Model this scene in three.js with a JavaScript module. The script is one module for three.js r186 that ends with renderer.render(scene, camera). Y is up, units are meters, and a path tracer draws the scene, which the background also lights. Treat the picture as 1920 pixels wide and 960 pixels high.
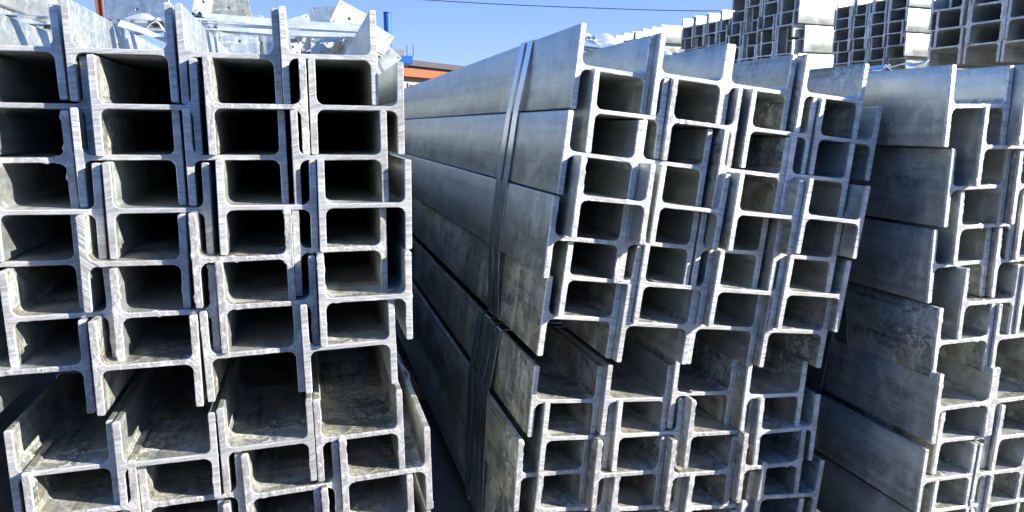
import * as THREE from 'three';
import { mergeGeometries, toCreasedNormals } from 'three/addons/utils/BufferGeometryUtils.js';

// ---------------------------------------------------------------- camera, sky, sun, exposure
const scene = new THREE.Scene();
const EYE = 0.88;                                        // metres above the yard's concrete
const camera = new THREE.PerspectiveCamera(2 * Math.atan(480 / 1300) * 180 / Math.PI, 2, 0.02, 600);
const YAW = 16.428 * Math.PI / 180, PITCH = 10.63 * Math.PI / 180;
camera.position.set(0, EYE, 0);
camera.lookAt(Math.sin(YAW) * Math.cos(PITCH), EYE - Math.sin(PITCH), -Math.cos(YAW) * Math.cos(PITCH));
scene.add(camera);

const renderer = new THREE.WebGLRenderer({ antialias: true });
renderer.setSize(1024, 512);
renderer.toneMapping = THREE.LinearToneMapping;
renderer.toneMappingExposure = 2.7;
renderer.shadowMap.enabled = true;

const SUN = new THREE.Vector3(2.2, 1.15, 1.0).normalize();
{
  const W = 256, H = 128, d = new Float32Array(W * H * 4), v = new THREE.Vector3();
  for (let j = 0; j < H; j++) for (let i = 0; i < W; i++) {
    const el = ((j + 0.5) / H - 0.5) * Math.PI, az = ((i + 0.5) / W - 0.5) * 2 * Math.PI;
    v.set(Math.cos(el) * Math.cos(az), Math.sin(el), Math.cos(el) * Math.sin(az));
    const w = Math.exp(-6 * Math.max(v.y, 0)), c = Math.max(v.dot(SUN), 0);
    const glow = 0.25 * Math.pow(c, 6) + 0.6 * Math.pow(c, 40);
    const k = (j * W + i) * 4;
    let r = 0.058 + 0.42 * w, g = 0.20 + 0.45 * w, b = 0.60 + 0.43 * w;
    if (v.y < 0) { r = 0.22; g = 0.21; b = 0.20; }
    const q = 0.55; d[k] = (r + glow) * q; d[k + 1] = (g + glow * 0.95) * q; d[k + 2] = (b + glow * 0.85) * q; d[k + 3] = 1;
  }
  const sky = new THREE.DataTexture(d, W, H, THREE.RGBAFormat, THREE.FloatType);
  sky.mapping = THREE.EquirectangularReflectionMapping; sky.magFilter = THREE.LinearFilter; sky.needsUpdate = true;
  scene.background = sky; scene.environment = sky;
}
const sun = new THREE.DirectionalLight(new THREE.Color().setRGB(1, 0.94, 0.85), 4.4);
sun.position.copy(SUN).multiplyScalar(20).add(new THREE.Vector3(0, EYE, -1));
sun.target.position.set(0, EYE, -1.5); scene.add(sun, sun.target);
sun.castShadow = true; sun.shadow.mapSize.set(2048, 2048);
Object.assign(sun.shadow.camera, { left: -14, right: 14, top: 10, bottom: -10, near: 0.1, far: 60 });

// ---------------------------------------------------------------- helpers
let seed = 7;
const rnd = () => { seed = (seed * 1664525 + 1013904223) >>> 0; return seed / 4294967296; };
const rr = (a, b) => a + (b - a) * rnd();
function hash(x, y, s) { let h = (x * 374761393 + y * 668265263 + s * 974634777) | 0; h = Math.imul(h ^ (h >>> 13), 1274126177); return ((h ^ (h >>> 16)) >>> 0) / 4294967296; }
function vnoise(x, y, px, py, s) {                       // tileable value noise, periods px, py
  const x0 = Math.floor(x), y0 = Math.floor(y), fx = x - x0, fy = y - y0, u = fx * fx * (3 - 2 * fx), w = fy * fy * (3 - 2 * fy);
  const m = (a, n) => ((a % n) + n) % n;
  const a = hash(m(x0, px), m(y0, py), s), b = hash(m(x0 + 1, px), m(y0, py), s), c = hash(m(x0, px), m(y0 + 1, py), s), d = hash(m(x0 + 1, px), m(y0 + 1, py), s);
  return (a + (b - a) * u) * (1 - w) + (c + (d - c) * u) * w;
}
function fbm(x, y, px, py, s, oct = 4) { let f = 0, a = 0.5, n = 0; for (let o = 0; o < oct; o++) { f += a * vnoise(x, y, px, py, s + o * 17); n += a; a *= 0.5; x *= 2; y *= 2; px *= 2; py *= 2; } return f / n; }
const sstep = (a, b, x) => { const t = Math.min(Math.max((x - a) / (b - a), 0), 1); return t * t * (3 - 2 * t); };
const toS = (c) => Math.round(255 * Math.min(1, Math.max(0, c <= 0.0031308 ? 12.92 * c : 1.055 * Math.pow(c, 1 / 2.4) - 0.055)));
function texPair(W, H, f, w, h) {                        // f(u, v) -> [r, g, b, rough, metal, height]; w, h: metres
  const a = new Uint8Array(W * H * 4), b = new Uint8Array(W * H * 4), e = new Uint8Array(W * H * 4);
  for (let j = 0; j < H; j++) for (let i = 0; i < W; i++) {
    const o = f((i + 0.5) / W, (j + 0.5) / H), k = (j * W + i) * 4;
    a[k] = toS(o[0]); a[k + 1] = toS(o[1]); a[k + 2] = toS(o[2]); a[k + 3] = 255;
    b[k] = 0; b[k + 1] = Math.round(255 * Math.min(1, Math.max(0, o[3]))); b[k + 2] = Math.round(255 * Math.min(1, Math.max(0, o[4]))); b[k + 3] = 255;
    const hh = Math.round(255 * Math.min(1, Math.max(0, o[5] ?? 0.5))); e[k] = e[k + 1] = e[k + 2] = hh; e[k + 3] = 255;
  }
  return [a, b, e].map((d, i) => {
    const t = new THREE.DataTexture(d, W, H); t.wrapS = t.wrapT = THREE.RepeatWrapping; t.magFilter = THREE.LinearFilter; t.minFilter = THREE.LinearMipmapLinearFilter; t.generateMipmaps = true;
    if (i === 0) t.colorSpace = THREE.SRGBColorSpace; t.repeat.set(1 / w, 1 / h); t.needsUpdate = true; return t;
  });
}
function shifted(maps, ox, oy, rot = 0) { return maps.map((t) => { const c = t.clone(); c.offset.set(ox, oy); c.rotation = rot; c.needsUpdate = true; return c; }); }
function mat(maps, bump, o = {}) { return new THREE.MeshStandardMaterial({ map: maps[0], roughnessMap: maps[1], metalnessMap: maps[1], roughness: 1, metalness: 1, bumpMap: maps[2], bumpScale: bump, ...o }); }
const flat = (r, g, b, rough = 0.6, metal = 0, o = {}) => new THREE.MeshStandardMaterial({ color: new THREE.Color().setRGB(r, g, b), roughness: rough, metalness: metal, ...o });

const taken = new Map();
function numbered(n) { const k = taken.get(n) ?? 0; taken.set(n, k + 1); return k ? n + '_' + String(k).padStart(3, '0') : n; }
function shade(o) { o.traverse((m) => { if (m.isMesh) { m.castShadow = m.receiveShadow = true; } }); return o; }
function tag(o, label, category, group) { o.userData.label = label; o.userData.category = category; if (group) o.userData.group = group; return o; }
function thing(name, label, category, group) { const o = new THREE.Group(); o.name = numbered(name); scene.add(o); return tag(o, label, category, group); }
function part(name, geo, m, parent) { const o = new THREE.Mesh(geo, m); o.name = name; o.castShadow = o.receiveShadow = true; parent.add(o); return o; }

// ---------------------------------------------------------------- surfaces
// hot-dip galvanised steel: matt zinc with rolling streaks along v, spangle, white-rust blooms, ochre storage stains
function galv(s, dirt) {
  return texPair(512, 2048, (u, v) => {
    const w1 = fbm(u * 4, v * 20, 4, 20, s + 1, 3) - 0.5, w2 = fbm(u * 5, v * 26, 5, 26, s + 2, 3) - 0.5;
    const st = fbm(u * 40, v * 3, 40, 3, s, 3), smear = fbm(u * 7 + w1 * 1.6, v * 6 + w2 * 2.2, 7, 6, s + 5, 5), runs = fbm(u * 3 + w1, v * 90, 3, 90, s + 7, 3);
    const blot = fbm(u * 8 + w2 * 3, v * 50 + w1 * 3, 8, 50, s + 9, 5), fine = fbm(u * 64, v * 400, 64, 400, s + 13, 3);
    let b = 0.58 - 0.19 * dirt + (0.16 + 0.06 * dirt) * (st - 0.5) + (0.30 + 0.1 * dirt) * (smear - 0.5) + (0.16 + 0.16 * dirt) * (blot - 0.5) + (0.16 + 0.12 * dirt) * (fine - 0.5);
    let r = b * 0.93, g = b, bl = b * 0.96, ro = 0.42 - 0.06 * dirt + (0.05 + 0.1 * dirt) * (blot - 0.5) + 0.08 * (st - 0.5) + 0.06 * (smear - 0.5), me = 0.78 - 0.26 * dirt + 0.14 * (smear - 0.5);
    const mix = (q, R, G, Bb, rough, metal) => { r += (R - r) * q; g += (G - g) * q; bl += (Bb - bl) * q; ro += (rough - ro) * q; me += (metal - me) * q; };
    mix(sstep(0.43, 0.61, 0.33 * smear + 0.2 * blot + 0.25 * runs + 0.22 * fine) * (0.05 + 0.72 * dirt) * (0.45 + 0.6 * st + 0.4 * fine), 0.45, 0.465, 0.405, 0.6, 0.28);            // wiped dust
    mix(sstep(0.51, 0.64, 0.35 * blot + 0.3 * runs + 0.35 * fine) * (0.12 + 0.6 * dirt) * (0.3 + 1.1 * fine), 0.62, 0.64, 0.60, 0.75, 0.2);                      // white rust blooms
    mix(sstep(0.44, 0.68, fbm(u * 3 + w2, v * 11 + w1 * 2, 3, 11, s + 51, 5)) * dirt * (0.2 + 1.2 * fine) * 0.55, 0.30, 0.235, 0.115, 0.65, 0.3);            // ochre stain
    const run = sstep(0.60, 0.68, vnoise(u * 2 + w1 * 0.6, v * 150 + w2 * 1.5, 2, 150, s + 61)) * sstep(0.5, 0.72, vnoise(u * 3, v * 9, 3, 9, s + 63)); mix(run * (0.16 + 0.2 * dirt), 0.62, 0.63, 0.60, 0.6, 0.3);   // dried water runs
    const cx = Math.floor(u * 170), cy = Math.floor(v * 680);                                          // zinc specks
    if (hash(cx, cy, s + 91) > 0.9965) mix(0.35 + 0.4 * hash(cx, cy, s + 92), 0.8, 0.81, 0.79, 0.5, 0.3);
    return [r, g, bl, ro, me, 0.5 + 0.35 * (blot - 0.5) + 0.2 * (fine - 0.5)];
  }, 0.256, 1.6);
}
const G1 = galv(3, 0.12), G2 = galv(40, 0.95);
const OFF = [[0, 0], [0.31, 0.17], [0.62, 0.43], [0.13, 0.71], [0.47, 0.29], [0.83, 0.57]];
const flangeMats = OFF.map(([a, b], i) => mat(shifted(G1, a, b), 0.0006, { color: new THREE.Color().setScalar([1, 0.93, 1.05, 0.97, 0.9, 1.02][i]) }));
const dirtyMats = OFF.map(([a, b], i) => mat(shifted(G2, b, a), 0.0007, { color: new THREE.Color().setScalar([1, 0.95, 1.04, 0.9, 0.98, 0.93][i]) }));
// saw-cut ends: band-saw striae, dull zinc smears
const C1 = texPair(1024, 1024, (u, v) => {
  const stri = vnoise(u * 7, v * 190, 7, 190, 201), fineS = vnoise(u * 20, v * 500, 20, 500, 203), step = sstep(0.3, 0.7, vnoise(u * 4, v * 78, 4, 78, 207)), cl = fbm(u * 14, v * 14, 14, 14, 211, 4), sp = fbm(u * 120, v * 120, 120, 120, 213, 2);
  let b = 0.65 + 0.15 * (stri - 0.5) + 0.14 * (fineS - 0.5) + 0.14 * (step - 0.5) + 0.24 * (cl - 0.5) + 0.16 * (sp - 0.5);
  const ru = 0.35 * sstep(0.70, 0.78, fbm(u * 9, v * 9, 9, 9, 251, 4)) * (0.4 + 0.6 * sp);                // rust bleed
  return [b * 0.995 - ru * 0.14, b - ru * 0.24, b - ru * 0.34, 0.46 + 0.2 * (cl - 0.5) + 0.12 * (stri - 0.5), 0.28 + 0.25 * (cl - 0.5), 0.45 * stri + 0.25 * fineS + 0.3 * step];
}, 0.25, 0.25);
// zinc-coated ends: mottled, lumpy, no striae
const C2 = texPair(1024, 1024, (u, v) => {
  const cl = fbm(u * 12, v * 12, 12, 12, 301, 5), m = fbm(u * 34, v * 34, 34, 34, 311, 4), sp = fbm(u * 110, v * 110, 110, 110, 321, 2), o = sstep(0.55, 0.75, fbm(u * 9, v * 9, 9, 9, 331, 4));
  const pale = sstep(0.55, 0.7, m);
  let b = 0.50 + 0.36 * (cl - 0.5) + 0.2 * (sp - 0.5) + 0.16 * pale;
  return [b * (1.0 + 0.01 * o), b * (1 - 0.015 * o), b * (1 - 0.05 * o), 0.52 + 0.25 * (m - 0.5) + 0.1 * pale, 0.25 - 0.1 * o, 0.65 * m + 0.35 * sp];
}, 0.25, 0.25);
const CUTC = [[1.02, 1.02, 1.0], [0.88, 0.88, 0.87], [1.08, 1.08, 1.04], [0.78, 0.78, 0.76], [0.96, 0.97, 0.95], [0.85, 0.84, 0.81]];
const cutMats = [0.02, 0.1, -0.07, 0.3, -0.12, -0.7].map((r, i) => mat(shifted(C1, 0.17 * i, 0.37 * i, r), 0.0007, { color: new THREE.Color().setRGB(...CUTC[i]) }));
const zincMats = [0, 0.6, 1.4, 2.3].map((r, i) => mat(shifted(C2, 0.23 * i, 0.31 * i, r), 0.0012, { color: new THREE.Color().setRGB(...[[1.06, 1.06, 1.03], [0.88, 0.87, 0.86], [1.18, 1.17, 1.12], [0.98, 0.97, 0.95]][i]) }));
// ---------------------------------------------------------------- the H section: 125 x 125 mm, web 6.5, flange 9, fillets 10
const B = 0.125, TW = 0.0065, TF = 0.009, RF = 0.010, LEN = 12, CAP = 0.004;
function outlineH(step = 0.0035) {                        // counter-clockwise outline with unit normals
  const h = B / 2, q = [], tipR = 0.0022;
  const line = (x0, y0, x1, y1) => { const n = Math.max(1, Math.round(Math.hypot(x1 - x0, y1 - y0) / step)); for (let i = 0; i < n; i++) q.push([x0 + (x1 - x0) * i / n, y0 + (y1 - y0) * i / n]); };
  const arc = (cx, cy, r, a0, a1, n) => { for (let i = 0; i < n; i++) { const a = a0 + (a1 - a0) * i / n; q.push([cx + r * Math.cos(a), cy + r * Math.sin(a)]); } };
  const xi = h - TF, P = Math.PI;
  // right flange outer side going up
  line(h, -h + tipR, h, h - tipR); arc(h - tipR, h - tipR, tipR, 0, P / 2, 3); line(h - tipR, h, xi + tipR, h); arc(xi + tipR, h - tipR, tipR, P / 2, P, 3);
  line(xi, h - tipR, xi, TW / 2 + RF); arc(xi - RF, TW / 2 + RF, RF, 0, -P / 2, 7); line(xi - RF, TW / 2, -xi + RF, TW / 2); arc(-xi + RF, TW / 2 + RF, RF, -P / 2, -P, 7);
  line(-xi, TW / 2 + RF, -xi, h - tipR); arc(-xi - tipR, h - tipR, tipR, 0, P / 2, 3); line(-xi - tipR, h, -h + tipR, h); arc(-h + tipR, h - tipR, tipR, P / 2, P, 3);
  line(-h, h - tipR, -h, -h + tipR); arc(-h + tipR, -h + tipR, tipR, P, 1.5 * P, 3); line(-h + tipR, -h, -xi - tipR, -h); arc(-xi - tipR, -h + tipR, tipR, 1.5 * P, 2 * P, 3);
  line(-xi, -h + tipR, -xi, -TW / 2 - RF); arc(-xi + RF, -TW / 2 - RF, RF, P, P / 2, 7); line(-xi + RF, -TW / 2, xi - RF, -TW / 2); arc(xi - RF, -TW / 2 - RF, RF, P / 2, 0, 7);
  line(xi, -TW / 2 - RF, xi, -h + tipR); arc(xi + tipR, -h + tipR, tipR, P, 1.5 * P, 3); line(xi + tipR, -h, h - tipR, -h); arc(h - tipR, -h + tipR, tipR, 1.5 * P, 2 * P, 3);
  return q;
}
const ring = outlineH();
function normals2(q) { const n = q.length; return q.map((_, i) => { const a = q[(i + n - 1) % n], b = q[(i + 1) % n], dx = b[0] - a[0], dy = b[1] - a[1], l = Math.hypot(dx, dy) || 1; return [dy / l, -dx / l]; }); }
// the end plate of a beam: front face, a small chamfer that catches light, and the rim; rag = burrs and zinc drips in metres
function endGeo(rag, s) {
  const nn = normals2(ring), c = 0.0007, N = ring.length;
  const amp = ring.map(([x, y], i) => { const big = sstep(0.58, 0.78, fbm(x * 130 + 50, y * 130 + 50, 999, 999, s, 3)), fi = fbm(x * 260 + 90, y * 260 + 90, 9999, 9999, s + 7, 2); return 0.00012 * (fi - 0.4) + rag * (big * (0.35 + 0.9 * fi) + 0.12 * (fi - 0.35)); });
  const out = ring.map((p, i) => [p[0] + nn[i][0] * amp[i], p[1] + nn[i][1] * amp[i]]);
  const inn = ring.map((p, i) => [p[0] + nn[i][0] * (amp[i] * 0.75 - c), p[1] + nn[i][1] * (amp[i] * 0.75 - c)]);
  const pos = [], uv = [], tri = (a, b, d, ua, ub, ud) => { pos.push(...a, ...b, ...d); uv.push(...ua, ...ub, ...ud); };
  const front = THREE.ShapeUtils.triangulateShape(inn.map((p) => new THREE.Vector2(...p)), []);
  const lump = (p) => rag * 0.25 * fbm(p[0] * 90 + 20, p[1] * 90 + 20, 999, 999, s + 3, 2);
  for (const [a, b, d] of front) { const A = inn[a], Bq = inn[b], D = inn[d]; tri([...A, lump(A)], [...Bq, lump(Bq)], [...D, lump(D)], A, Bq, D); }
  for (let i = 0; i < N; i++) {
    const j = (i + 1) % N, zi = lump(inn[i]), zj = lump(inn[j]);
    tri([...inn[i], zi], [...out[i], -c], [...out[j], -c], inn[i], out[i], out[j]); tri([...inn[i], zi], [...out[j], -c], [...inn[j], zj], inn[i], out[j], inn[j]);
    tri([...out[i], -c], [...ring[i], -CAP], [...ring[j], -CAP], out[i], [out[i][0], out[i][1] - 0.004], [out[j][0], out[j][1] - 0.004]); tri([...out[i], -c], [...ring[j], -CAP], [...out[j], -c], out[i], [out[j][0], out[j][1] - 0.004], out[j]);
  }
  const g = new THREE.BufferGeometry(); g.setAttribute('position', new THREE.Float32BufferAttribute(pos, 3)); g.setAttribute('uv', new THREE.Float32BufferAttribute(uv, 2)); g.computeVertexNormals();
  return toCreasedNormals(g, 0.35);
}
const ENDS = [[0.0001, 1], [0.0002, 2], [0.0003, 3], [0.0005, 4], [0.0007, 5], [0.0010, 6], [0.0017, 7], [0.0021, 8], [0.0025, 9]].map(([r, s]) => endGeo(r, s * 31));
function sweep(shape, len) { const g = new THREE.ExtrudeGeometry(shape, { depth: len - CAP, bevelEnabled: false, steps: 1, curveSegments: 8 }); g.translate(0, 0, -len); return toCreasedNormals(g, 0.6); }
const flangeShape = (() => {
  const s = new THREE.Shape(), h = B / 2, t = TF / 2, r = 0.0022;
  s.moveTo(-t, -h + r); s.absarc(-t + r, -h + r, r, Math.PI, 1.5 * Math.PI); s.absarc(t - r, -h + r, r, 1.5 * Math.PI, 2 * Math.PI); s.absarc(t - r, h - r, r, 0, Math.PI / 2); s.absarc(-t + r, h - r, r, Math.PI / 2, Math.PI); s.closePath(); return s;
})();
const webShape = (() => {
  const s = new THREE.Shape(), xi = B / 2 - TF, y = TW / 2;
  s.moveTo(xi, -y - RF); s.lineTo(xi, y + RF); s.absarc(xi - RF, y + RF, RF, 0, -Math.PI / 2, true); s.lineTo(-xi + RF, y); s.absarc(-xi + RF, y + RF, RF, -Math.PI / 2, -Math.PI, true);
  s.lineTo(-xi, -y - RF); s.absarc(-xi + RF, -y - RF, RF, Math.PI, Math.PI / 2, true); s.lineTo(xi - RF, -y); s.absarc(xi - RF, -y - RF, RF, Math.PI / 2, 0, true); return s;
})();
const bodies = new Map();
function body(len) { if (!bodies.has(len)) bodies.set(len, [sweep(flangeShape, len), sweep(webShape, len)]); return bodies.get(len); }
function makeBeam(name, label, group, rag, dirty, len = LEN, tone = null) {
  const o = thing(name, label, 'steel beam', group), [fg, wg] = body(len), k = Math.floor(rnd() * 6);
  const fm = (dirty > rnd() ? dirtyMats : flangeMats)[k], wm = (dirty * 1.4 > rnd() ? dirtyMats : flangeMats)[(k + 2) % 6];
  for (const s of [-1, 1]) { const f = part('flange', fg, fm, o); f.position.x = s * (B / 2 - TF / 2); }
  part('web', wg, wm, o);
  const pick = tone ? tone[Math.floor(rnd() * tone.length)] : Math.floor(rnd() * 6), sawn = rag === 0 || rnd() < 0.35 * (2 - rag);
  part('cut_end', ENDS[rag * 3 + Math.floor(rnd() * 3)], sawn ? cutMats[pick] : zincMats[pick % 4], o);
  return o;
}
const ORD = ['first', 'second', 'third', 'fourth', 'fifth', 'sixth', 'seventh', 'eighth'];

// ---------------------------------------------------------------- ground and the yard beyond
{
  const maps = texPair(512, 512, (u, v) => { const a = fbm(u * 6, v * 6, 6, 6, 401, 6), f = fbm(u * 60, v * 60, 60, 60, 411, 2), b = 0.11 + 0.07 * (a - 0.5) + 0.04 * (f - 0.5); return [b * 1.04, b, b * 0.93, 0.9, 0, f]; }, 2.3, 2.3);
  const g = new THREE.PlaneGeometry(500, 500); g.rotateX(-Math.PI / 2); const uv = g.attributes.uv; for (let i = 0; i < uv.count; i++) uv.setXY(i, uv.getX(i) * 500, uv.getY(i) * 500);
  const m = new THREE.Mesh(g, mat(maps, 0.002)); m.name = 'ground'; m.receiveShadow = true; m.userData.kind = 'structure'; scene.add(m);
}
const timber = mat(texPair(256, 512, (u, v) => { const a = fbm(u * 24, v * 3, 24, 3, 431, 4), b = 0.26 + 0.22 * (a - 0.5); return [b, b * 0.76, b * 0.52, 0.85, 0, a]; }, 0.2, 0.6), 0.001);

// ---------------------------------------------------------------- the three front stacks
// each beam: [x, height above the eye, z of its end, roll in degrees, section scale]
const DATA = {
  L: {
    a: [[-0.3518,0.0951,-1.0351,0.35,1.000], [-0.2178,0.0929,-1.0156,-0.26,1.000], [-0.0878,0.0904,-1.0067,-0.27,1.000], [0.0383,0.0908,-0.9930,-0.03,1.000]],
    b: [[-0.3231,0.0250,-1.0272,-0.60,1.000], [-0.1913,0.0238,-0.9976,-0.61,1.000], [-0.0564,0.0248,-0.9753,-0.38,1.000], [0.0710,0.0238,-0.9790,-0.75,1.000]],
    c: [[-0.3493,-0.0429,-1.0229,-0.20,1.000], [-0.2179,-0.0404,-1.0055,-0.47,1.000], [-0.0869,-0.0413,-0.9902,-0.47,1.000], [0.0455,-0.0422,-0.9696,-0.25,1.000]],
    d: [[-0.3149,-0.1069,-0.9961,-1.49,0.993], [-0.1852,-0.1081,-0.9868,-1.08,0.993], [-0.0507,-0.1062,-0.9662,-1.18,0.993], [0.0750,-0.1064,-0.9557,-0.98,0.993]],
    e: [[-0.3481,-0.1734,-1.0086,-0.68,1.000], [-0.2176,-0.1740,-0.9757,-1.30,1.000], [-0.0852,-0.1718,-0.9569,-0.11,1.000], [0.0403,-0.1674,-0.9685,-0.63,1.000]],
    f: [[-0.3115,-0.2402,-0.9862,-0.06,0.998], [-0.1851,-0.2412,-0.9684,-0.73,0.998], [-0.0576,-0.2352,-0.9527,-0.26,0.998], [0.0690,-0.2311,-0.9349,-0.42,0.998]],
    g: [[-0.3437,-0.3054,-0.9727,-0.56,1.004], [-0.2099,-0.3037,-0.9509,-0.64,1.004], [-0.0808,-0.3010,-0.9566,0.73,1.004], [0.0454,-0.2977,-0.9416,0.54,1.004]],
    h: [[-0.3255,-0.4451,-0.9750,-0.36,1.000], [-0.1994,-0.4445,-0.9638,-0.52,1.000], [-0.0712,-0.4395,-0.9627,0.37,1.000], [0.0549,-0.4410,-0.9620,0.63,1.000]],
    i: [[-0.3052,-0.5032,-0.9637,-0.17,1.051], [-0.1733,-0.5100,-0.9709,-0.07,1.051], [-0.0413,-0.5131,-0.9633,0.98,1.051], [0.0906,-0.5048,-0.9567,0.77,1.051]],
  },
  R: {
    A: [[0.4576,0.0813,-1.0023,-6.69,1.000], [0.5822,0.0710,-0.9862,-6.25,1.000], [0.7070,0.0579,-0.9886,-6.19,1.000], [0.8380,0.0454,-0.9736,-5.88,1.000]],
    B: [[0.4756,0.0165,-0.9869,-5.79,1.000], [0.6011,0.0023,-0.9779,-6.38,1.000], [0.7383,-0.0107,-0.9711,-6.32,1.000], [0.8652,-0.0237,-0.9651,-6.17,1.000]],
    C: [[0.4290,-0.0464,-0.9769,-7.07,1.000], [0.5536,-0.0597,-0.9830,-7.01,1.000], [0.6865,-0.0745,-0.9637,-6.92,1.000], [0.8111,-0.0849,-0.9597,-6.10,1.000]],
    D: [[0.4372,-0.1100,-0.9455,-6.86,0.975], [0.5696,-0.1265,-0.9503,-7.55,0.975], [0.6971,-0.1399,-0.9338,-6.59,0.975], [0.8187,-0.1501,-0.9257,-7.42,0.975]],
    E: [[0.4090,-0.1737,-0.9776,-7.28,1.015], [0.5353,-0.1868,-0.9808,-7.49,1.015], [0.6640,-0.2029,-0.9769,-7.11,1.015], [0.7974,-0.2181,-0.9588,-6.55,1.015]],
    F: [[0.4356,-0.2392,-0.9827,-7.61,1.014], [0.5618,-0.2558,-0.9755,-7.57,1.014], [0.6879,-0.2696,-0.9586,-7.16,1.014], [0.8142,-0.2812,-0.9492,-7.14,1.014]],
    G: [[0.4088,-0.3035,-0.9990,-7.48,1.039], [0.5380,-0.3210,-0.9813,-7.52,1.039], [0.6673,-0.3371,-0.9836,-7.10,1.039], [0.7966,-0.3490,-0.9651,-6.51,1.039]],
    H: [[0.4026,-0.4607,-1.0418,-5.77,1.000], [0.5275,-0.4655,-1.0238,-5.43,1.000], [0.6524,-0.4654,-1.0167,-4.80,1.000], [0.7775,-0.4722,-0.9863,-4.01,1.000]],
    I: [[0.4201,-0.5259,-1.0331,-5.36,1.018], [0.5472,-0.5290,-1.0163,-4.23,1.018], [0.6746,-0.5336,-0.9944,-4.63,1.018], [0.8019,-0.5363,-0.9762,-2.81,1.018]],
    J: [[0.3798,-0.5904,-1.0428,-3.92,1.046], [0.5107,-0.5956,-1.0125,-4.40,1.046], [0.6415,-0.6045,-0.9926,-4.40,1.046], [0.7724,-0.5997,-0.9733,-3.36,1.046]],
    K: [[0.4109,-0.6573,-1.0322,-6.58,1.075], [0.5449,-0.6663,-1.0131,-5.94,1.075], [0.6791,-0.6746,-0.9915,-6.29,1.075], [0.8133,-0.6646,-0.9725,-6.09,1.075]],
  },
  T: {
    P: [[1.0164,0.0305,-0.8580,0.83,1.000], [1.1429,0.0323,-0.8372,0.56,1.000]],
    Q: [[1.0864,-0.0333,-0.8537,-0.10,1.000], [1.2129,-0.0335,-0.8561,-0.02,1.000]],
    R: [[1.0482,-0.0985,-0.8701,0.56,1.007], [1.1757,-0.0972,-0.8575,0.50,1.007]],
    S: [[1.0831,-0.1641,-0.8752,0.86,1.006], [1.2103,-0.1622,-0.8687,0.52,1.006]],
    U: [[1.0520,-0.2298,-0.8884,1.47,1.003], [1.1789,-0.2265,-0.8782,1.08,1.003]],
    V: [[1.1038,-0.2951,-0.8684,-0.29,0.986], [1.2285,-0.2958,-0.8647,-0.27,0.986]],
    W: [[1.0571,-0.3594,-0.8686,-0.24,0.976], [1.1806,-0.3599,-0.8635,-0.15,0.976]],
    X: [[1.0592,-0.4718,-0.8542,-0.66,1.000], [1.1857,-0.4733,-0.8556,-0.20,1.000]],
    Y: [[1.0771,-0.5370,-0.8609,-2.91,0.975], [1.2005,-0.5433,-0.8519,-2.77,0.975]],
    Z: [[1.0371,-0.6006,-0.8506,-2.42,0.934], [1.1552,-0.6056,-0.8490,-2.63,0.934]],
  },
};
const STACKS = {
  L: { where: 'left stack', group: 'steel beams of the left front stack', up: ['a', 'b', 'c', 'd', 'e', 'f', 'g'], low: ['h', 'i', 'j', 'k'] },
  R: { where: 'middle stack', group: 'steel beams of the middle front stack', up: ['A', 'B', 'C', 'D', 'E', 'F', 'G'], low: ['H', 'I', 'J', 'K', 'L'] },
  T: { where: 'right stack', group: 'steel beams of the right front stack', up: ['P', 'Q', 'R', 'S', 'U', 'V', 'W'], low: ['X', 'Y', 'Z', 'ZA', 'ZB'] },
};
// one more row under each lower bundle, half of it below the picture's edge
DATA.L.j = DATA.L.i.map(([x, y, z, r, s], i) => [x - 0.028, y - 0.0665 * s, z + [0.004, -0.006, 0.002, 0.006][i], r + [0.3, -0.4, 0.2, 0.1][i], s]);
DATA.T.ZA = DATA.T.Z.map(([x, y, z, r, s], i) => [x + 0.03, y - 0.066 * s, z + 0.004 * i, r + 0.4 * i, s]);
DATA.L.k = DATA.L.j.map(([x, y, z, r, s], i) => [x + 0.028, y - 0.0665 * s, z - 0.003 * i, r, s]);
DATA.R.L = DATA.R.K.map(([x, y, z, r, s], i) => [x - 0.035, y - 0.0665 * s, z + [0.004, -0.005, 0.003, -0.004][i], r + [0.4, -0.3, 0.2, -0.2][i], s]);
DATA.T.ZB = DATA.T.ZA.map(([x, y, z, r, s], i) => [x - 0.03, y - 0.066 * s, z - 0.004 * i, r, s]);
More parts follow.
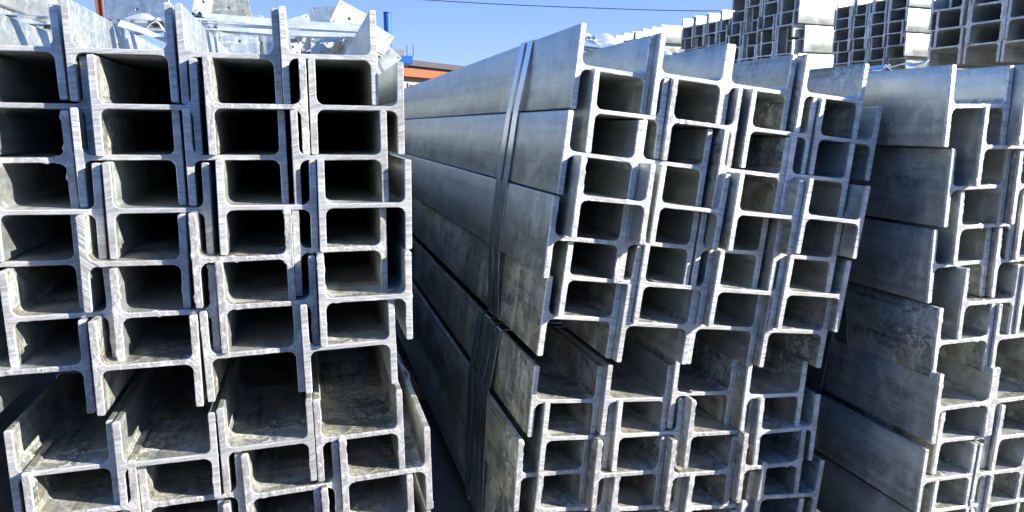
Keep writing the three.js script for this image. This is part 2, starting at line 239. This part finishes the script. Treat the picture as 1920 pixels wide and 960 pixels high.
// how rough each end is: 0 sawn clean, 1 burred, 2 ragged with zinc runs
const RAG = { a: '0000', b: '0010', c: '2000', d: '0000', e: '0121', f: '1211', g: '1110', h: '0111', i: '1112', j: '1111', k: '1111', L: '1212', ZB: '12', A: '0000', B: '0100', C: '0000', D: '2000', E: '1000', F: '0000', G: '0000', H: '0000', I: '0021', J: '2222', K: '1212', P: '12', Q: '21', R: '22', S: '22', U: '02', V: '22', W: '21', X: '22', Y: '22', Z: '02', ZA: '12' };
const WORDR = ['clean-sawn', 'burred', 'ragged'];
const COLW = { 4: ['leftmost', 'second from left', 'third from left', 'rightmost'], 2: ['outer left', 'second from left'] };
const hulls = {};
for (const [sk, S] of Object.entries(STACKS)) for (const bundle of ['up', 'low']) {
  const rows = S[bundle], pts = [];
  rows.forEach((k, ri) => DATA[sk][k].forEach(([x, y, z, r, s], ci) => {
    const rowW = ri === 0 ? 'top row' : ri === rows.length - 1 ? 'bottom row' : ORD[ri] + ' row', n = DATA[sk][k].length, rag = +RAG[k][ci];
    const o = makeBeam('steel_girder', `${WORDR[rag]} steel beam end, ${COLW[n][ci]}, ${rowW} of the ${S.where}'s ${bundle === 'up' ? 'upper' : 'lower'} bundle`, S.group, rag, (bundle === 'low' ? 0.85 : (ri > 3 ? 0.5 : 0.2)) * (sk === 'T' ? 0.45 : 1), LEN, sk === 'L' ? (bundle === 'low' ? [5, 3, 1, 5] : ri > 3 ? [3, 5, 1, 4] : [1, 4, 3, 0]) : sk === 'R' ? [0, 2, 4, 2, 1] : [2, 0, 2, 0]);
    o.position.set(x, EYE + y, z); o.rotation.z = r * Math.PI / 180; o.scale.set(s, s, 1);
    const h = B / 2 * s, c = Math.cos(o.rotation.z), q = Math.sin(o.rotation.z);
    for (const [a, b] of [[-h, -h], [h, -h], [h, h], [-h, h]]) pts.push([x + a * c - b * q, EYE + y + a * q + b * c]);
  }));
  pts.sort((a, b) => a[0] - b[0] || a[1] - b[1]);
  const cr = (o, a, b) => (a[0] - o[0]) * (b[1] - o[1]) - (a[1] - o[1]) * (b[0] - o[0]), half = (l) => { const h = []; for (const p of l) { while (h.length > 1 && cr(h[h.length - 2], h[h.length - 1], p) <= 0) h.pop(); h.push(p); } h.pop(); return h; };
  hulls[sk + bundle] = [...half(pts), ...half([...pts].reverse())];
}
// timber bearers that carry the bundles, under the picture's edge
for (const [k, where] of [['Llow', 'left stack'], ['Rlow', 'middle stack'], ['Tlow', 'right stack']]) {
  const lo = Math.min(...hulls[k].map((p) => p[1])), xs = hulls[k].map((p) => p[0]), w = Math.max(...xs) - Math.min(...xs);
  const o = thing('timber_bearer', `squared timber blocks carrying the ${where} above the concrete`, 'bearer', 'timber bearers under the stacks');
  for (const z of [-2.2, -5.5, -9]) { const m = part('block', new THREE.BoxGeometry(w, lo - 0.004, 0.14), timber, o); m.position.set((Math.max(...xs) + Math.min(...xs)) / 2, (lo - 0.004) / 2 + 0.001, z); }
}
{ // spacers between upper and lower bundles, deep in the gap
  for (const [u, l, where] of [['Lup', 'Llow', 'left stack'], ['Rup', 'Rlow', 'middle stack'], ['Tup', 'Tlow', 'right stack']]) {
    const a = Math.min(...hulls[u].map((p) => p[1])), b = Math.max(...hulls[l].map((p) => p[1])), xs = hulls[l].map((p) => p[0]);
    const o = thing('timber_spacer', `flat timber laths between the two bundles of the ${where}`, 'spacer', 'timber spacers between bundles');
    const th = Math.max(a - b, 0.012);
    for (const z of [-2.4, -6]) { const m = part('lath', new THREE.BoxGeometry(Math.max(...xs) - Math.min(...xs) - 0.02, th, 0.08), timber, o); m.position.set((Math.max(...xs) + Math.min(...xs)) / 2, (a + b) / 2, z); }
  }
}

// ---------------------------------------------------------------- steel strapping
const bandMat = flat(0.82, 0.85, 0.88, 0.2, 0.95);
const bandMat2 = flat(0.72, 0.75, 0.79, 0.24, 0.95);
const paleBand = mat(shifted(G1, 0.4, 0.1), 0.0002, { color: new THREE.Color().setRGB(1.2, 1.2, 1.2), metalness: 0.7 });
function offsetHull(h, d) { const n = h.length; return h.map((p, i) => { const a = h[(i + n - 1) % n], b = h[(i + 1) % n]; const e = (u, v) => { const l = Math.hypot(v[0] - u[0], v[1] - u[1]) || 1; return [(v[1] - u[1]) / l, -(v[0] - u[0]) / l]; }; const n1 = e(a, p), n2 = e(p, b), m = [n1[0] + n2[0], n1[1] + n2[1]], q = m[0] * m[0] + m[1] * m[1]; return [p[0] + m[0] * 2 * d / q, p[1] + m[1] * 2 * d / q]; }); }
function roundPath(h, r) { // points with rounded corners
  const out = [], n = h.length;
  for (let i = 0; i < n; i++) { const p = h[i], a = h[(i + n - 1) % n], b = h[(i + 1) % n], la = Math.hypot(a[0] - p[0], a[1] - p[1]), lb = Math.hypot(b[0] - p[0], b[1] - p[1]), ra = Math.min(r, la * 0.45), rb = Math.min(r, lb * 0.45);
    const A = [p[0] + (a[0] - p[0]) * ra / la, p[1] + (a[1] - p[1]) * ra / la], C = [p[0] + (b[0] - p[0]) * rb / lb, p[1] + (b[1] - p[1]) * rb / lb];
    for (let t = 0; t <= 4; t++) { const u = t / 4; out.push([A[0] * (1 - u) ** 2 + 2 * p[0] * u * (1 - u) + C[0] * u * u, A[1] * (1 - u) ** 2 + 2 * p[1] * u * (1 - u) + C[1] * u * u]); } }
  return out;
}
function bandGeo(h, gap, z, w, lean = 0) {
  const o = roundPath(offsetHull(h, gap + 0.0011), 0.006), i = roundPath(offsetHull(h, gap), 0.005);
  const s = new THREE.Shape(o.map((p) => new THREE.Vector2(...p))); s.holes.push(new THREE.Path(i.map((p) => new THREE.Vector2(...p))));
  const g = new THREE.ExtrudeGeometry(s, { depth: w, bevelEnabled: false }); g.translate(0, 0, z - w / 2);
  if (lean) { const P = g.attributes.position, top = Math.max(...h.map((p) => p[1])); for (let k = 0; k < P.count; k++) P.setZ(k, P.getZ(k) + lean * (top - P.getY(k))); g.computeVertexNormals(); }
  return toCreasedNormals(g, 0.5);
}
// a bent strip along 3-D points; wdir is the direction of its width
function ribbon(points, w, th, wdir = [0, 0, 1], twist = 0) {
  const c = new THREE.CatmullRomCurve3(points.map((p) => new THREE.Vector3(...p))), N = points.length * 6, V = [], I = [], UV = [], wd0 = new THREE.Vector3(...wdir);
  for (let k = 0; k <= N; k++) { const p = c.getPoint(k / N), t = c.getTangent(k / N), wd = wd0.clone().applyAxisAngle(t, twist * k / N), nm = new THREE.Vector3().crossVectors(t, wd).normalize();
    for (const [a, b] of [[-1, -1], [1, -1], [1, 1], [-1, 1]]) { V.push(p.x + wd.x * a * w / 2 + nm.x * b * th / 2, p.y + wd.y * a * w / 2 + nm.y * b * th / 2, p.z + wd.z * a * w / 2 + nm.z * b * th / 2); UV.push(a * w / 2, k * 0.01 + b * th); } }
  for (let k = 0; k < N; k++) for (let e = 0; e < 4; e++) { const a = k * 4 + e, b = k * 4 + (e + 1) % 4; I.push(a, b, a + 4, b, b + 4, a + 4); }
  I.push(0, 2, 1, 0, 3, 2); const q = N * 4; I.push(q, q + 1, q + 2, q, q + 2, q + 3);
  const g = new THREE.BufferGeometry(); g.setAttribute('position', new THREE.Float32BufferAttribute(V, 3)); g.setAttribute('uv', new THREE.Float32BufferAttribute(UV, 2)); g.setIndex(I); g.computeVertexNormals();
  return toCreasedNormals(g, 0.5);
}
function strap(key, z, w, gap, lean, label, m = bandMat) { const o = thing('steel_strap', label, 'strap', 'steel straps around the bundles'); part('band', bandGeo(hulls[key], gap, z, w, lean), m, o); return o; }
function seal(o, x, y, z, w, len) { // crimped overlap: two layers pinched by a folded clip
  part('strap_end', ribbon([[x - len, y + 0.004, z], [x - len * 0.4, y + 0.006, z], [x, y + 0.011, z + 0.002], [x + len * 0.3, y + 0.007, z], [x + len, y + 0.004, z]], w * 0.96, 0.0011), bandMat, o);
  part('clip', ribbon([[x - len * 0.3, y + 0.009, z], [x - len * 0.18, y + 0.015, z], [x - len * 0.05, y + 0.011, z], [x + len * 0.1, y + 0.016, z], [x + len * 0.2, y + 0.010, z]], w * 1.12, 0.0016), bandMat2, o);
}
const topY = (k) => Math.max(...hulls[k].map((p) => p[1]));
{
  let o = strap('Rup', -1.240, 0.030, 0.0016, 0.0, 'front one of two flat steel bands around the middle stack\'s upper bundle'); seal(o, 0.515, topY('Rup') - 0.004, -1.245, 0.032, 0.035);
  o = strap('Rup', -1.283, 0.030, 0.0022, 0.0, 'rear one of two flat steel bands around the middle stack\'s upper bundle', bandMat2); seal(o, 0.63, topY('Rup') - 0.016, -1.285, 0.032, 0.03);
  [[-1.262, 'front'], [-1.306, 'second'], [-1.352, 'third'], [-1.40, 'rear']].forEach(([z, w], i) => strap('Rlow', z, 0.030, 0.002 + 0.0012 * (i % 2), 0.04 + 0.02 * i, `${w} one of four steel bands around the middle stack's lower bundle`, i % 2 ? bandMat2 : bandMat));
  o = strap('Lup', -1.24, 0.032, 0.0016, 0.0, 'front flat steel band across the top of the left stack'); seal(o, -0.15, topY('Lup') + 0.001, -1.24, 0.032, 0.035); seal(o, -0.19, topY('Lup') - 0.004, -1.262, 0.032, 0.028);
  o = strap('Lup', -1.345, 0.032, 0.003, 0.0, 'rear flat steel band across the top of the left stack', bandMat2); seal(o, -0.14, topY('Lup') - 0.006, -1.345, 0.032, 0.04);
  strap('Llow', -1.2, 0.032, 0.0016, 0.0, 'steel band around the left stack\'s lower bundle'); 
  o = strap('Tup', -1.09, 0.032, 0.0016, 0.03, 'front steel band around the right stack\'s upper bundle'); seal(o, 1.04, topY('Tup'), -1.09, 0.032, 0.03);
  o = strap('Tup', -1.15, 0.032, 0.003, 0.03, 'rear steel band around the right stack\'s upper bundle', bandMat2); seal(o, 1.02, topY('Tup') + 0.002, -1.15, 0.032, 0.035);
  strap('Tlow', -1.12, 0.032, 0.0016, 0.0, 'front steel band around the right stack\'s lower bundle', bandMat2); strap('Tlow', -1.17, 0.032, 0.003, 0.0, 'rear steel band around the right stack\'s lower bundle', bandMat2);
  // crumpled loose strap ends lying between the flanges on the left stack
  const tail = (pts, w, tw, wd, label) => { const t = thing('loose_strap', label, 'strap', 'loose strap ends lying on the stacks'); part('band', ribbon(pts, w, 0.0011, wd, tw), paleBand, t); };
  const y0 = topY('Lup');
  const W2 = [0, -0.42, 0.91];
  tail([[-0.266, y0 + 0.004, -1.27], [-0.235, y0 + 0.012, -1.27], [-0.215, y0 + 0.002, -1.262], [-0.195, y0 + 0.013, -1.27], [-0.172, y0 - 0.004, -1.275], [-0.152, y0 + 0.002, -1.27]], 0.032, 0.3, W2, 'crumpled pale strap end, highest in the second channel on the left stack');
  tail([[-0.258, y0 - 0.006, -1.21], [-0.228, y0 - 0.016, -1.205], [-0.195, y0 - 0.030, -1.20], [-0.158, y0 - 0.044, -1.195]], 0.028, -0.2, W2, 'loose strap end slanting down inside the second channel on the left stack');
  tail([[-0.225, y0 - 0.006, -1.235], [-0.21, y0 + 0.004, -1.235], [-0.198, y0 - 0.012, -1.232], [-0.182, y0 - 0.001, -1.235], [-0.168, y0 - 0.018, -1.235], [-0.154, y0 - 0.012, -1.235]], 0.030, -0.5, W2, 'zigzag folded strap end in front of the crumpled one in the second channel');
  tail([[-0.40, y0 + 0.004, -1.36], [-0.34, y0 - 0.002, -1.355], [-0.29, y0 + 0.0, -1.35]], 0.032, 0.2, W2, 'flat strap end in the first channel on the left stack');
  tail([[-0.157, y0 + 0.012, -1.235], [-0.09, y0 + 0.009, -1.235], [-0.03, y0 + 0.006, -1.235], [0.04, y0 + 0.004, -1.235], [0.105, y0 + 0.003, -1.235]], 0.034, 0.06, W2, 'upper pale strap lying tilted across the third and fourth channels');
  tail([[-0.15, y0 + 0.012, -1.34], [-0.09, y0 + 0.009, -1.338], [-0.03, y0 + 0.006, -1.335], [0.04, y0 + 0.005, -1.335], [0.10, y0 + 0.007, -1.335]], 0.036, -0.08, [0, -0.5, 0.866], 'lower pale strap lying tilted across the third and fourth channels');
  const yR = EYE + 0.146;
  tail([[0.485, yR + 0.012, -1.245], [0.515, yR + 0.016, -1.24], [0.53, yR + 0.008, -1.236], [0.55, yR + 0.014, -1.236], [0.575, yR + 0.002, -1.235], [0.605, yR - 0.008, -1.235]], 0.034, 0.4, W2, 'crumpled pale strap end in the first channel on top of the middle stack');
  tail([[0.655, yR - 0.022, -1.225], [0.672, yR - 0.012, -1.225], [0.69, yR - 0.024, -1.225]], 0.03, 0.3, W2, 'tiny bent strap end in the second channel on top of the middle stack');
  const yT = EYE + 0.099;
  tail([[0.975, yT + 0.001, -1.16], [0.985, yT + 0.006, -1.13], [0.975, yT + 0.001, -1.10], [0.985, yT + 0.007, -1.075], [0.975, yT + 0.001, -1.05]], 0.010, 0.6, [0.96, 0.28, 0], 'crinkled bright strap end along the outer flange on top of the right stack');
  tail([[0.965, yT - 0.001, -0.99], [0.972, yT + 0.004, -0.965], [0.964, yT - 0.001, -0.94], [0.97, yT + 0.003, -0.92]], 0.009, 0.4, [0.96, 0.28, 0], 'short bright strap end nearest the sawn end on top of the right stack');
}

// ---------------------------------------------------------------- neighbours and the yard behind
{ // bundle at the far left, its plain side lit by the sun
  const o = thing('short_girder_stack', 'stack of short beams with a plain sunlit side, at the far left edge', 'beam stack');
  const [fg, wg] = body(0.8);
  for (const [y, dx] of [[0.272, 0], [0.145, -0.006], [0.018, 0.002], [-0.109, -0.004], [-0.236, 0], [-0.363, -0.003], [-0.49, 0.002], [-0.617, 0], [-0.744, 0]]) for (let c = 0; c < 2; c++) {
    for (const s of [-1, 1]) { const f = part('flange', fg, flangeMats[(c + Math.round(y * 10 + 9)) % 6], o); f.position.set(-0.5625 - c * 0.126 + dx + s * (B / 2 - TF / 2), EYE + y, -1.1); }
    const w = part('web', wg, flangeMats[2], o); w.position.set(-0.5625 - c * 0.126 + dx, EYE + y, -1.1); const e = part('cut_end', ENDS[0], cutMats[0], o); e.position.copy(w.position);
  }
  const b = part('bearer', new THREE.BoxGeometry(0.3, 0.07, 0.1), timber, o); b.position.set(-0.62, 0.036, -1.5);
}
// far stacks, beams lying across the view with their shaded ends to the left and sunlit sides to the front
const FAR = [
  { nm: 'tall far stack', at: [2.76, -3.54], y: [0.815, 0.736, 0.658, 0.580, 0.500, 0.420, 0.341], n: 4, a: -85, s: 1.2, grp: 'beams of the tall far stack', len: 2.5 },
  { nm: 'stepped far stack', at: [2.85, -4.32], y: [0.727, 0.649, 0.570], n: 4, a: -85, s: 1.15, grp: 'beams of the stepped far stack', len: 2.5 },
  { nm: 'small far stack', at: [3.02, -5.64], y: [0.786, 0.707], n: 5, a: -82, s: 1.2, grp: 'beams of the small far stack', len: 2.5 },
  { nm: 'far stack behind right stack', at: [2.66, -2.65], y: [0.583, 0.530, 0.476, 0.421, 0.367, 0.312], n: 4, a: -84, s: 0.81, grp: 'beams of the far stack behind the right stack', len: 2.5 },
  { nm: 'corner far stack', at: [2.28, -1.58], y: [0.479, 0.412, 0.345, 0.278], n: 4, a: -85, s: 1.03, grp: 'beams of the corner far stack', len: 2.5 },
];
for (const F of FAR) {
  const th = F.a * Math.PI / 180, c = Math.cos(th), s = Math.sin(th), lx = [c, -s];      // local x in the world's (x, z)
  F.y.forEach((y, ri) => { for (let ci = 0; ci < F.n; ci++) {
    const zig = (ri % 2 ? 0.024 : 0), d = -(0.0625 + 0.1275 * ci) * F.s - zig * F.s, fz = rr(-0.022, 0.012) - (rnd() < 0.15 ? 0.04 : 0);
    const row = ri === 0 ? 'top row' : ri === F.y.length - 1 ? 'bottom row' : ORD[ri] + ' row', col = ci === 0 ? 'nearest' : ci === F.n - 1 ? 'farthest' : ORD[ci] + ' nearest';
    const o = makeBeam('steel_girder', `shaded beam end, ${col} in the ${row} of ${F.nm}`, F.grp, 1 + (rnd() < 0.4 ? 1 : 0), 0, F.len);
    o.rotation.set(0, th, rr(-0.012, 0.012), 'YXZ'); o.scale.set(F.s, F.s, 1);
    o.position.set(F.at[0] + lx[0] * d + s * fz, EYE + y + rr(-0.002, 0.002) + (F.nm.startsWith('tall') ? 0 : 0), F.at[1] + lx[1] * d + c * fz);
  } });
  const base = EYE + Math.min(...F.y) - 0.0655 * F.s, t = thing('timber_crib', `stacked timber crib carrying the ${F.nm}`, 'crib', 'timber cribs under the far stacks');
  const k = 4, hh = base / k;
  for (const along of [0.5, 1.9]) for (let i = 0; i < k; i++) { const m = part('sleeper', new THREE.BoxGeometry(0.127 * F.n, hh - 0.002, 0.2), timber, t); const mid = -0.0635 * F.n; m.rotation.y = th; m.position.set(F.at[0] + lx[0] * mid - s * along, hh * (i + 0.5), F.at[1] + lx[1] * mid - c * along); }
}
// added unseen stacks behind the camera, cutting sky and ground fill in the cells
for (const [x, n, rows, label] of [[-1.9, 12, 9, 'added unseen stack of steel beams dimming the cells, opposite the left stack'], [-0.1, 12, 10, 'added unseen stack of steel beams dimming the cells, opposite the middle stack'], [1.7, 12, 8, 'added unseen stack of steel beams dimming the cells, opposite the right stack']]) {
  const o = thing('added_girder_stack', label, 'beam stack', 'added light-blocking stacks behind the camera'), [fg, wg] = body(2.5), F = [], Wb = [];
  for (let r = 0; r < rows; r++) for (let c = 0; c < n; c++) { const mx = x + (c - n / 2) * 0.127, my = 0.20 + r * 0.127, mz = 1.25 + rr(-0.02, 0.02);
    for (const s of [-1, 1]) F.push(fg.clone().rotateY(Math.PI).translate(mx + s * (B / 2 - TF / 2), my, mz)); Wb.push(wg.clone().rotateY(Math.PI).translate(mx, my, mz)); }
  part('flange', mergeGeometries(F), flangeMats[1], o); part('web', mergeGeometries(Wb), flangeMats[2], o);
  for (const z of [1.5, 3.4]) { const m = part('bearer', new THREE.BoxGeometry(n * 0.127, 0.135, 0.12), timber, o); m.position.set(x - 0.0635, 0.068, z); }
}
// galvanised posts with drilled base plates, heaped on the far part of the left stack
const plateShape = (w, h, r, hole, corner) => { const s = new THREE.Shape(), a = w / 2, b = h / 2; s.moveTo(-a + r, -b); s.lineTo(a - r, -b); s.quadraticCurveTo(a, -b, a, -b + r); s.lineTo(a, b - r); s.quadraticCurveTo(a, b, a - r, b); s.lineTo(-a + r, b); s.quadraticCurveTo(-a, b, -a, b - r); s.lineTo(-a, -b + r); s.quadraticCurveTo(-a, -b, -a + r, -b);
  const cut = (x, y, q) => { const p = new THREE.Path(); p.absarc(x, y, q, 0, 2 * Math.PI, true); s.holes.push(p); };
  if (hole) cut(0, 0, hole); if (corner) for (const [x, y] of [[1, 1], [-1, 1], [1, -1], [-1, -1]]) cut(x * (a - 0.018), y * (b - 0.018), corner); return s; };
const darkTube = flangeMats[4];
function post(x, y, z, w, h, rz, ry, rx, label, o = {}) {
  const t = thing('galvanised_post', label, 'steel post', 'galvanised posts heaped on the left stack');
  const g = new THREE.ExtrudeGeometry(plateShape(w, h, o.r ?? 0.012, o.hole ?? 0.010, o.corner ?? 0.006), { depth: 0.008, bevelEnabled: true, bevelThickness: 0.001, bevelSize: 0.001, bevelSegments: 1, curveSegments: 10 });
  part('base_plate', g, flangeMats[Math.floor(rnd() * 6)], t);
  const tu = new THREE.CylinderGeometry(0.024, 0.024, o.len ?? 1.1, 16, 1, false); tu.rotateX(Math.PI / 2); tu.translate(0, 0, -(o.len ?? 1.1) / 2 - 0.0015); part('tube', tu, darkTube, t);
  t.position.set(x, EYE + y, z); t.rotation.set(rx - 0.28, ry * 0.55, rz, 'YXZ'); return t;
}
post(0.159, 0.575, -4.315, 0.19, 0.21, 0.03, -0.5, 0.0, 'upright bluish square base plate, topmost against the sky above the left stack');
post(0.268, 0.578, -4.10, 0.17, 0.16, -0.5, 0.35, -0.1, 'tilted bright mottled base plate beside the upright bluish one', { bright: 1 });
post(0.43, 0.505, -4.30, 0.17, 0.15, -0.6, 0.3, -0.15, 'tilted base plate just right of the left stack\'s last flange', { bright: 1 });
post(0.455, 0.405, -4.38, 0.20, 0.19, -0.75, 0.1, 0.05, 'lower grey base plate set cornerwise beside the left stack\'s last flange');
post(-0.322, 0.462, -4.30, 0.2, 0.2, 0.05, 0.1, 0, 'pale base plate behind the third channel of the left stack');
post(-0.206, 0.46, -4.35, 0.16, 0.16, -0.3, -0.6, 0, 'small bluish base plate behind the third channel');
post(-0.40, 0.70, -4.7, 0.24, 0.13, 0.12, 0.2, 0.5, 'flat tipped base plate high above the third channel');
post(-0.35, 0.60, -4.75, 0.28, 0.17, -0.08, 0.1, 0.0, 'large pale base plate above the straps on the left stack');
post(-0.53, 0.71, -4.6, 0.10, 0.17, -0.25, 0.5, 0, 'bright narrow base plate at the left of the flat tipped one', { bright: 1 });
post(-0.93, 0.69, -4.87, 0.40, 0.30, 0.1, -0.6, 0.1, 'large bluish base plate above the second channel of the left stack');
post(0.02, 0.60, -4.6, 0.14, 0.12, 0.4, 0.35, -0.2, 'small bright base plate left of the upright bluish one', { bright: 1 });
post(0.021, 0.515, -4.76, 0.11, 0.10, 0.5, 0.2, 0, 'small drilled plate, leftmost of the low cluster behind the fourth channel', { bright: 1 });
post(-0.045, 0.482, -4.70, 0.10, 0.10, -0.2, 0.4, 0, 'small drilled plate, lowest left of the low cluster', { bright: 1 });
post(0.135, 0.525, -4.74, 0.11, 0.10, -0.5, 0.3, 0.1, 'small drilled plate, upper middle of the low cluster', { bright: 1 });
post(0.133, 0.455, -4.70, 0.12, 0.11, 0.2, 0.1, 0, 'small drilled plate, lower middle of the low cluster', { bright: 1 });
post(0.215, 0.502, -4.66, 0.11, 0.11, -0.8, 0.3, 0, 'small drilled plate, right end of the low cluster', { bright: 1 });
post(0.30, 0.475, -4.40, 0.20, 0.18, -0.15, -0.4, 0, 'bluish base plate under the tilted bright one');
post(-0.62, 0.52, -4.7, 0.3, 0.2, 0.1, -0.3, 0, 'pale base plate low behind the second channel');
{ // trestle under the heap
  const t = thing('timber_trestle', 'timber blocks holding up the heap of posts on the left stack', 'trestle');
  for (const z of [-4.95, -5.5]) { const m = part('block', new THREE.BoxGeometry(1.5, 0.24, 0.12), timber, t); m.position.set(-0.15, topY('Lup') + 0.121, z); }
}
{ // far sheds and masts
  const blue = flat(0.015, 0.13, 0.50, 0.45), dark = flat(0.03, 0.04, 0.10, 0.6), wallM = flat(0.27, 0.25, 0.24, 0.9), roofM = flat(0.08, 0.07, 0.07, 0.9), orange = flat(0.27, 0.09, 0.032, 0.8), brown = flat(0.22, 0.09, 0.05, 0.9), glass = flat(0.05, 0.05, 0.06, 0.2);
  const bx = (w, h, d, x, y, z, p, n, m) => { const q = part(n, new THREE.BoxGeometry(w, h, d), m, p); q.position.set(x, y, z); return q; };
  let o = thing('mast', 'bright blue round steel mast standing behind the heap of plates', 'mast'); o.position.set(1.72, 0, -14.7);
  part('shaft', new THREE.CylinderGeometry(0.075, 0.075, 3.10, 20), blue, o).position.y = 1.55; part('base_flange', new THREE.CylinderGeometry(0.2, 0.2, 0.03, 20), blue, o).position.y = 0.016; part('cap', new THREE.CylinderGeometry(0.08, 0.08, 0.02, 20), dark, o).position.y = 3.112;
  o = thing('loading_platform', 'blue platform with pale cabinets beyond the mast', 'platform'); o.position.set(1.93, 0.05, -16.6);
  bx(1.2, 0.16, 0.9, -0.1, 2.30, 0, o, 'deck', blue); for (const x of [-0.6, -0.2]) bx(0.08, 2.36, 0.08, x, 1.04, -0.3, o, 'leg', blue);
  bx(0.42, 0.22, 0.3, -0.22, 2.492, 0, o, 'cabinet', wallM); bx(0.3, 0.16, 0.3, 0.2, 2.462, 0, o, 'cabinet', wallM); bx(0.35, 0.04, 0.35, -0.15, 2.75, 0, o, 'canopy', dark); bx(0.03, 0.14, 0.03, -0.15, 2.667, 0, o, 'prop', dark);
  for (const x of [0.38, 0.52]) bx(0.015, 0.24, 0.015, x, 2.502, 0.4, o, 'rail_post', dark);
  o = thing('workshop_shed', 'low pale shed with grey roof and orange fascia on the horizon', 'shed'); o.position.set(4.35, 0, -25.5); o.rotation.y = 0.72;
  bx(9, 2.55, 4, 0, 1.277, -2.15, o, 'wall', wallM); bx(9.4, 0.30, 0.3, 0, 2.705, 0, o, 'fascia', orange); bx(9.6, 0.05, 5, 0, 2.882, -2.3, o, 'soffit', dark); bx(9.8, 0.19, 5.2, 0, 3.004, -2.3, o, 'roof', roofM);
  for (const x of [-3.4, -2.5, -1.6, -0.7, 0.2, 1.1, 2.0]) { const w = bx(0.5, 0.8, 0.05, x, 1.95, -0.12, o, 'window', wallM); bx(0.38, 0.68, 0.02, 0, 0, 0.037, w, 'pane', glass); }
  o = thing('rusty_column', 'thin rusty column far behind the left stack, at the upper left', 'column'); o.position.set(-2.47, 0, -10.6); bx(0.06, 2.75, 0.03, 0, 1.376, 0, o, 'web', brown); for (const s of [-1, 1]) bx(0.012, 2.75, 0.07, s * 0.0365, 1.376, 0, o, 'flange', brown);
  const c = new THREE.CatmullRomCurve3([[-22, 6.6, -24], [-8, 5.1, -22.4], [3.3, 4.48, -21], [8, 4.21, -19.4], [12.4, 4.15, -18.2], [22, 4.6, -15], [34, 6.2, -11]].map((p) => new THREE.Vector3(...p)));
  const wire = new THREE.Mesh(new THREE.TubeGeometry(c, 80, 0.012, 6), flat(0.05, 0.05, 0.06, 0.7)); wire.name = 'power_line'; tag(wire, 'single dark overhead wire sagging across the blue sky', 'wire'); scene.add(shade(wire));
  for (const [x, z, h] of [[-22, -24, 6.7], [34, -11, 6.3]]) { const p = thing('utility_pole', `timber pole carrying the overhead wire, beyond the ${x < 0 ? 'left' : 'right'} edge`, 'pole'); const s = part('shaft', new THREE.CylinderGeometry(0.1, 0.14, h, 12), timber, p); s.position.y = h / 2; part('crossarm', new THREE.BoxGeometry(0.9, 0.09, 0.09), timber, p).position.y = h - 0.15; p.position.set(x, 0, z); }
}
renderer.render(scene, camera);
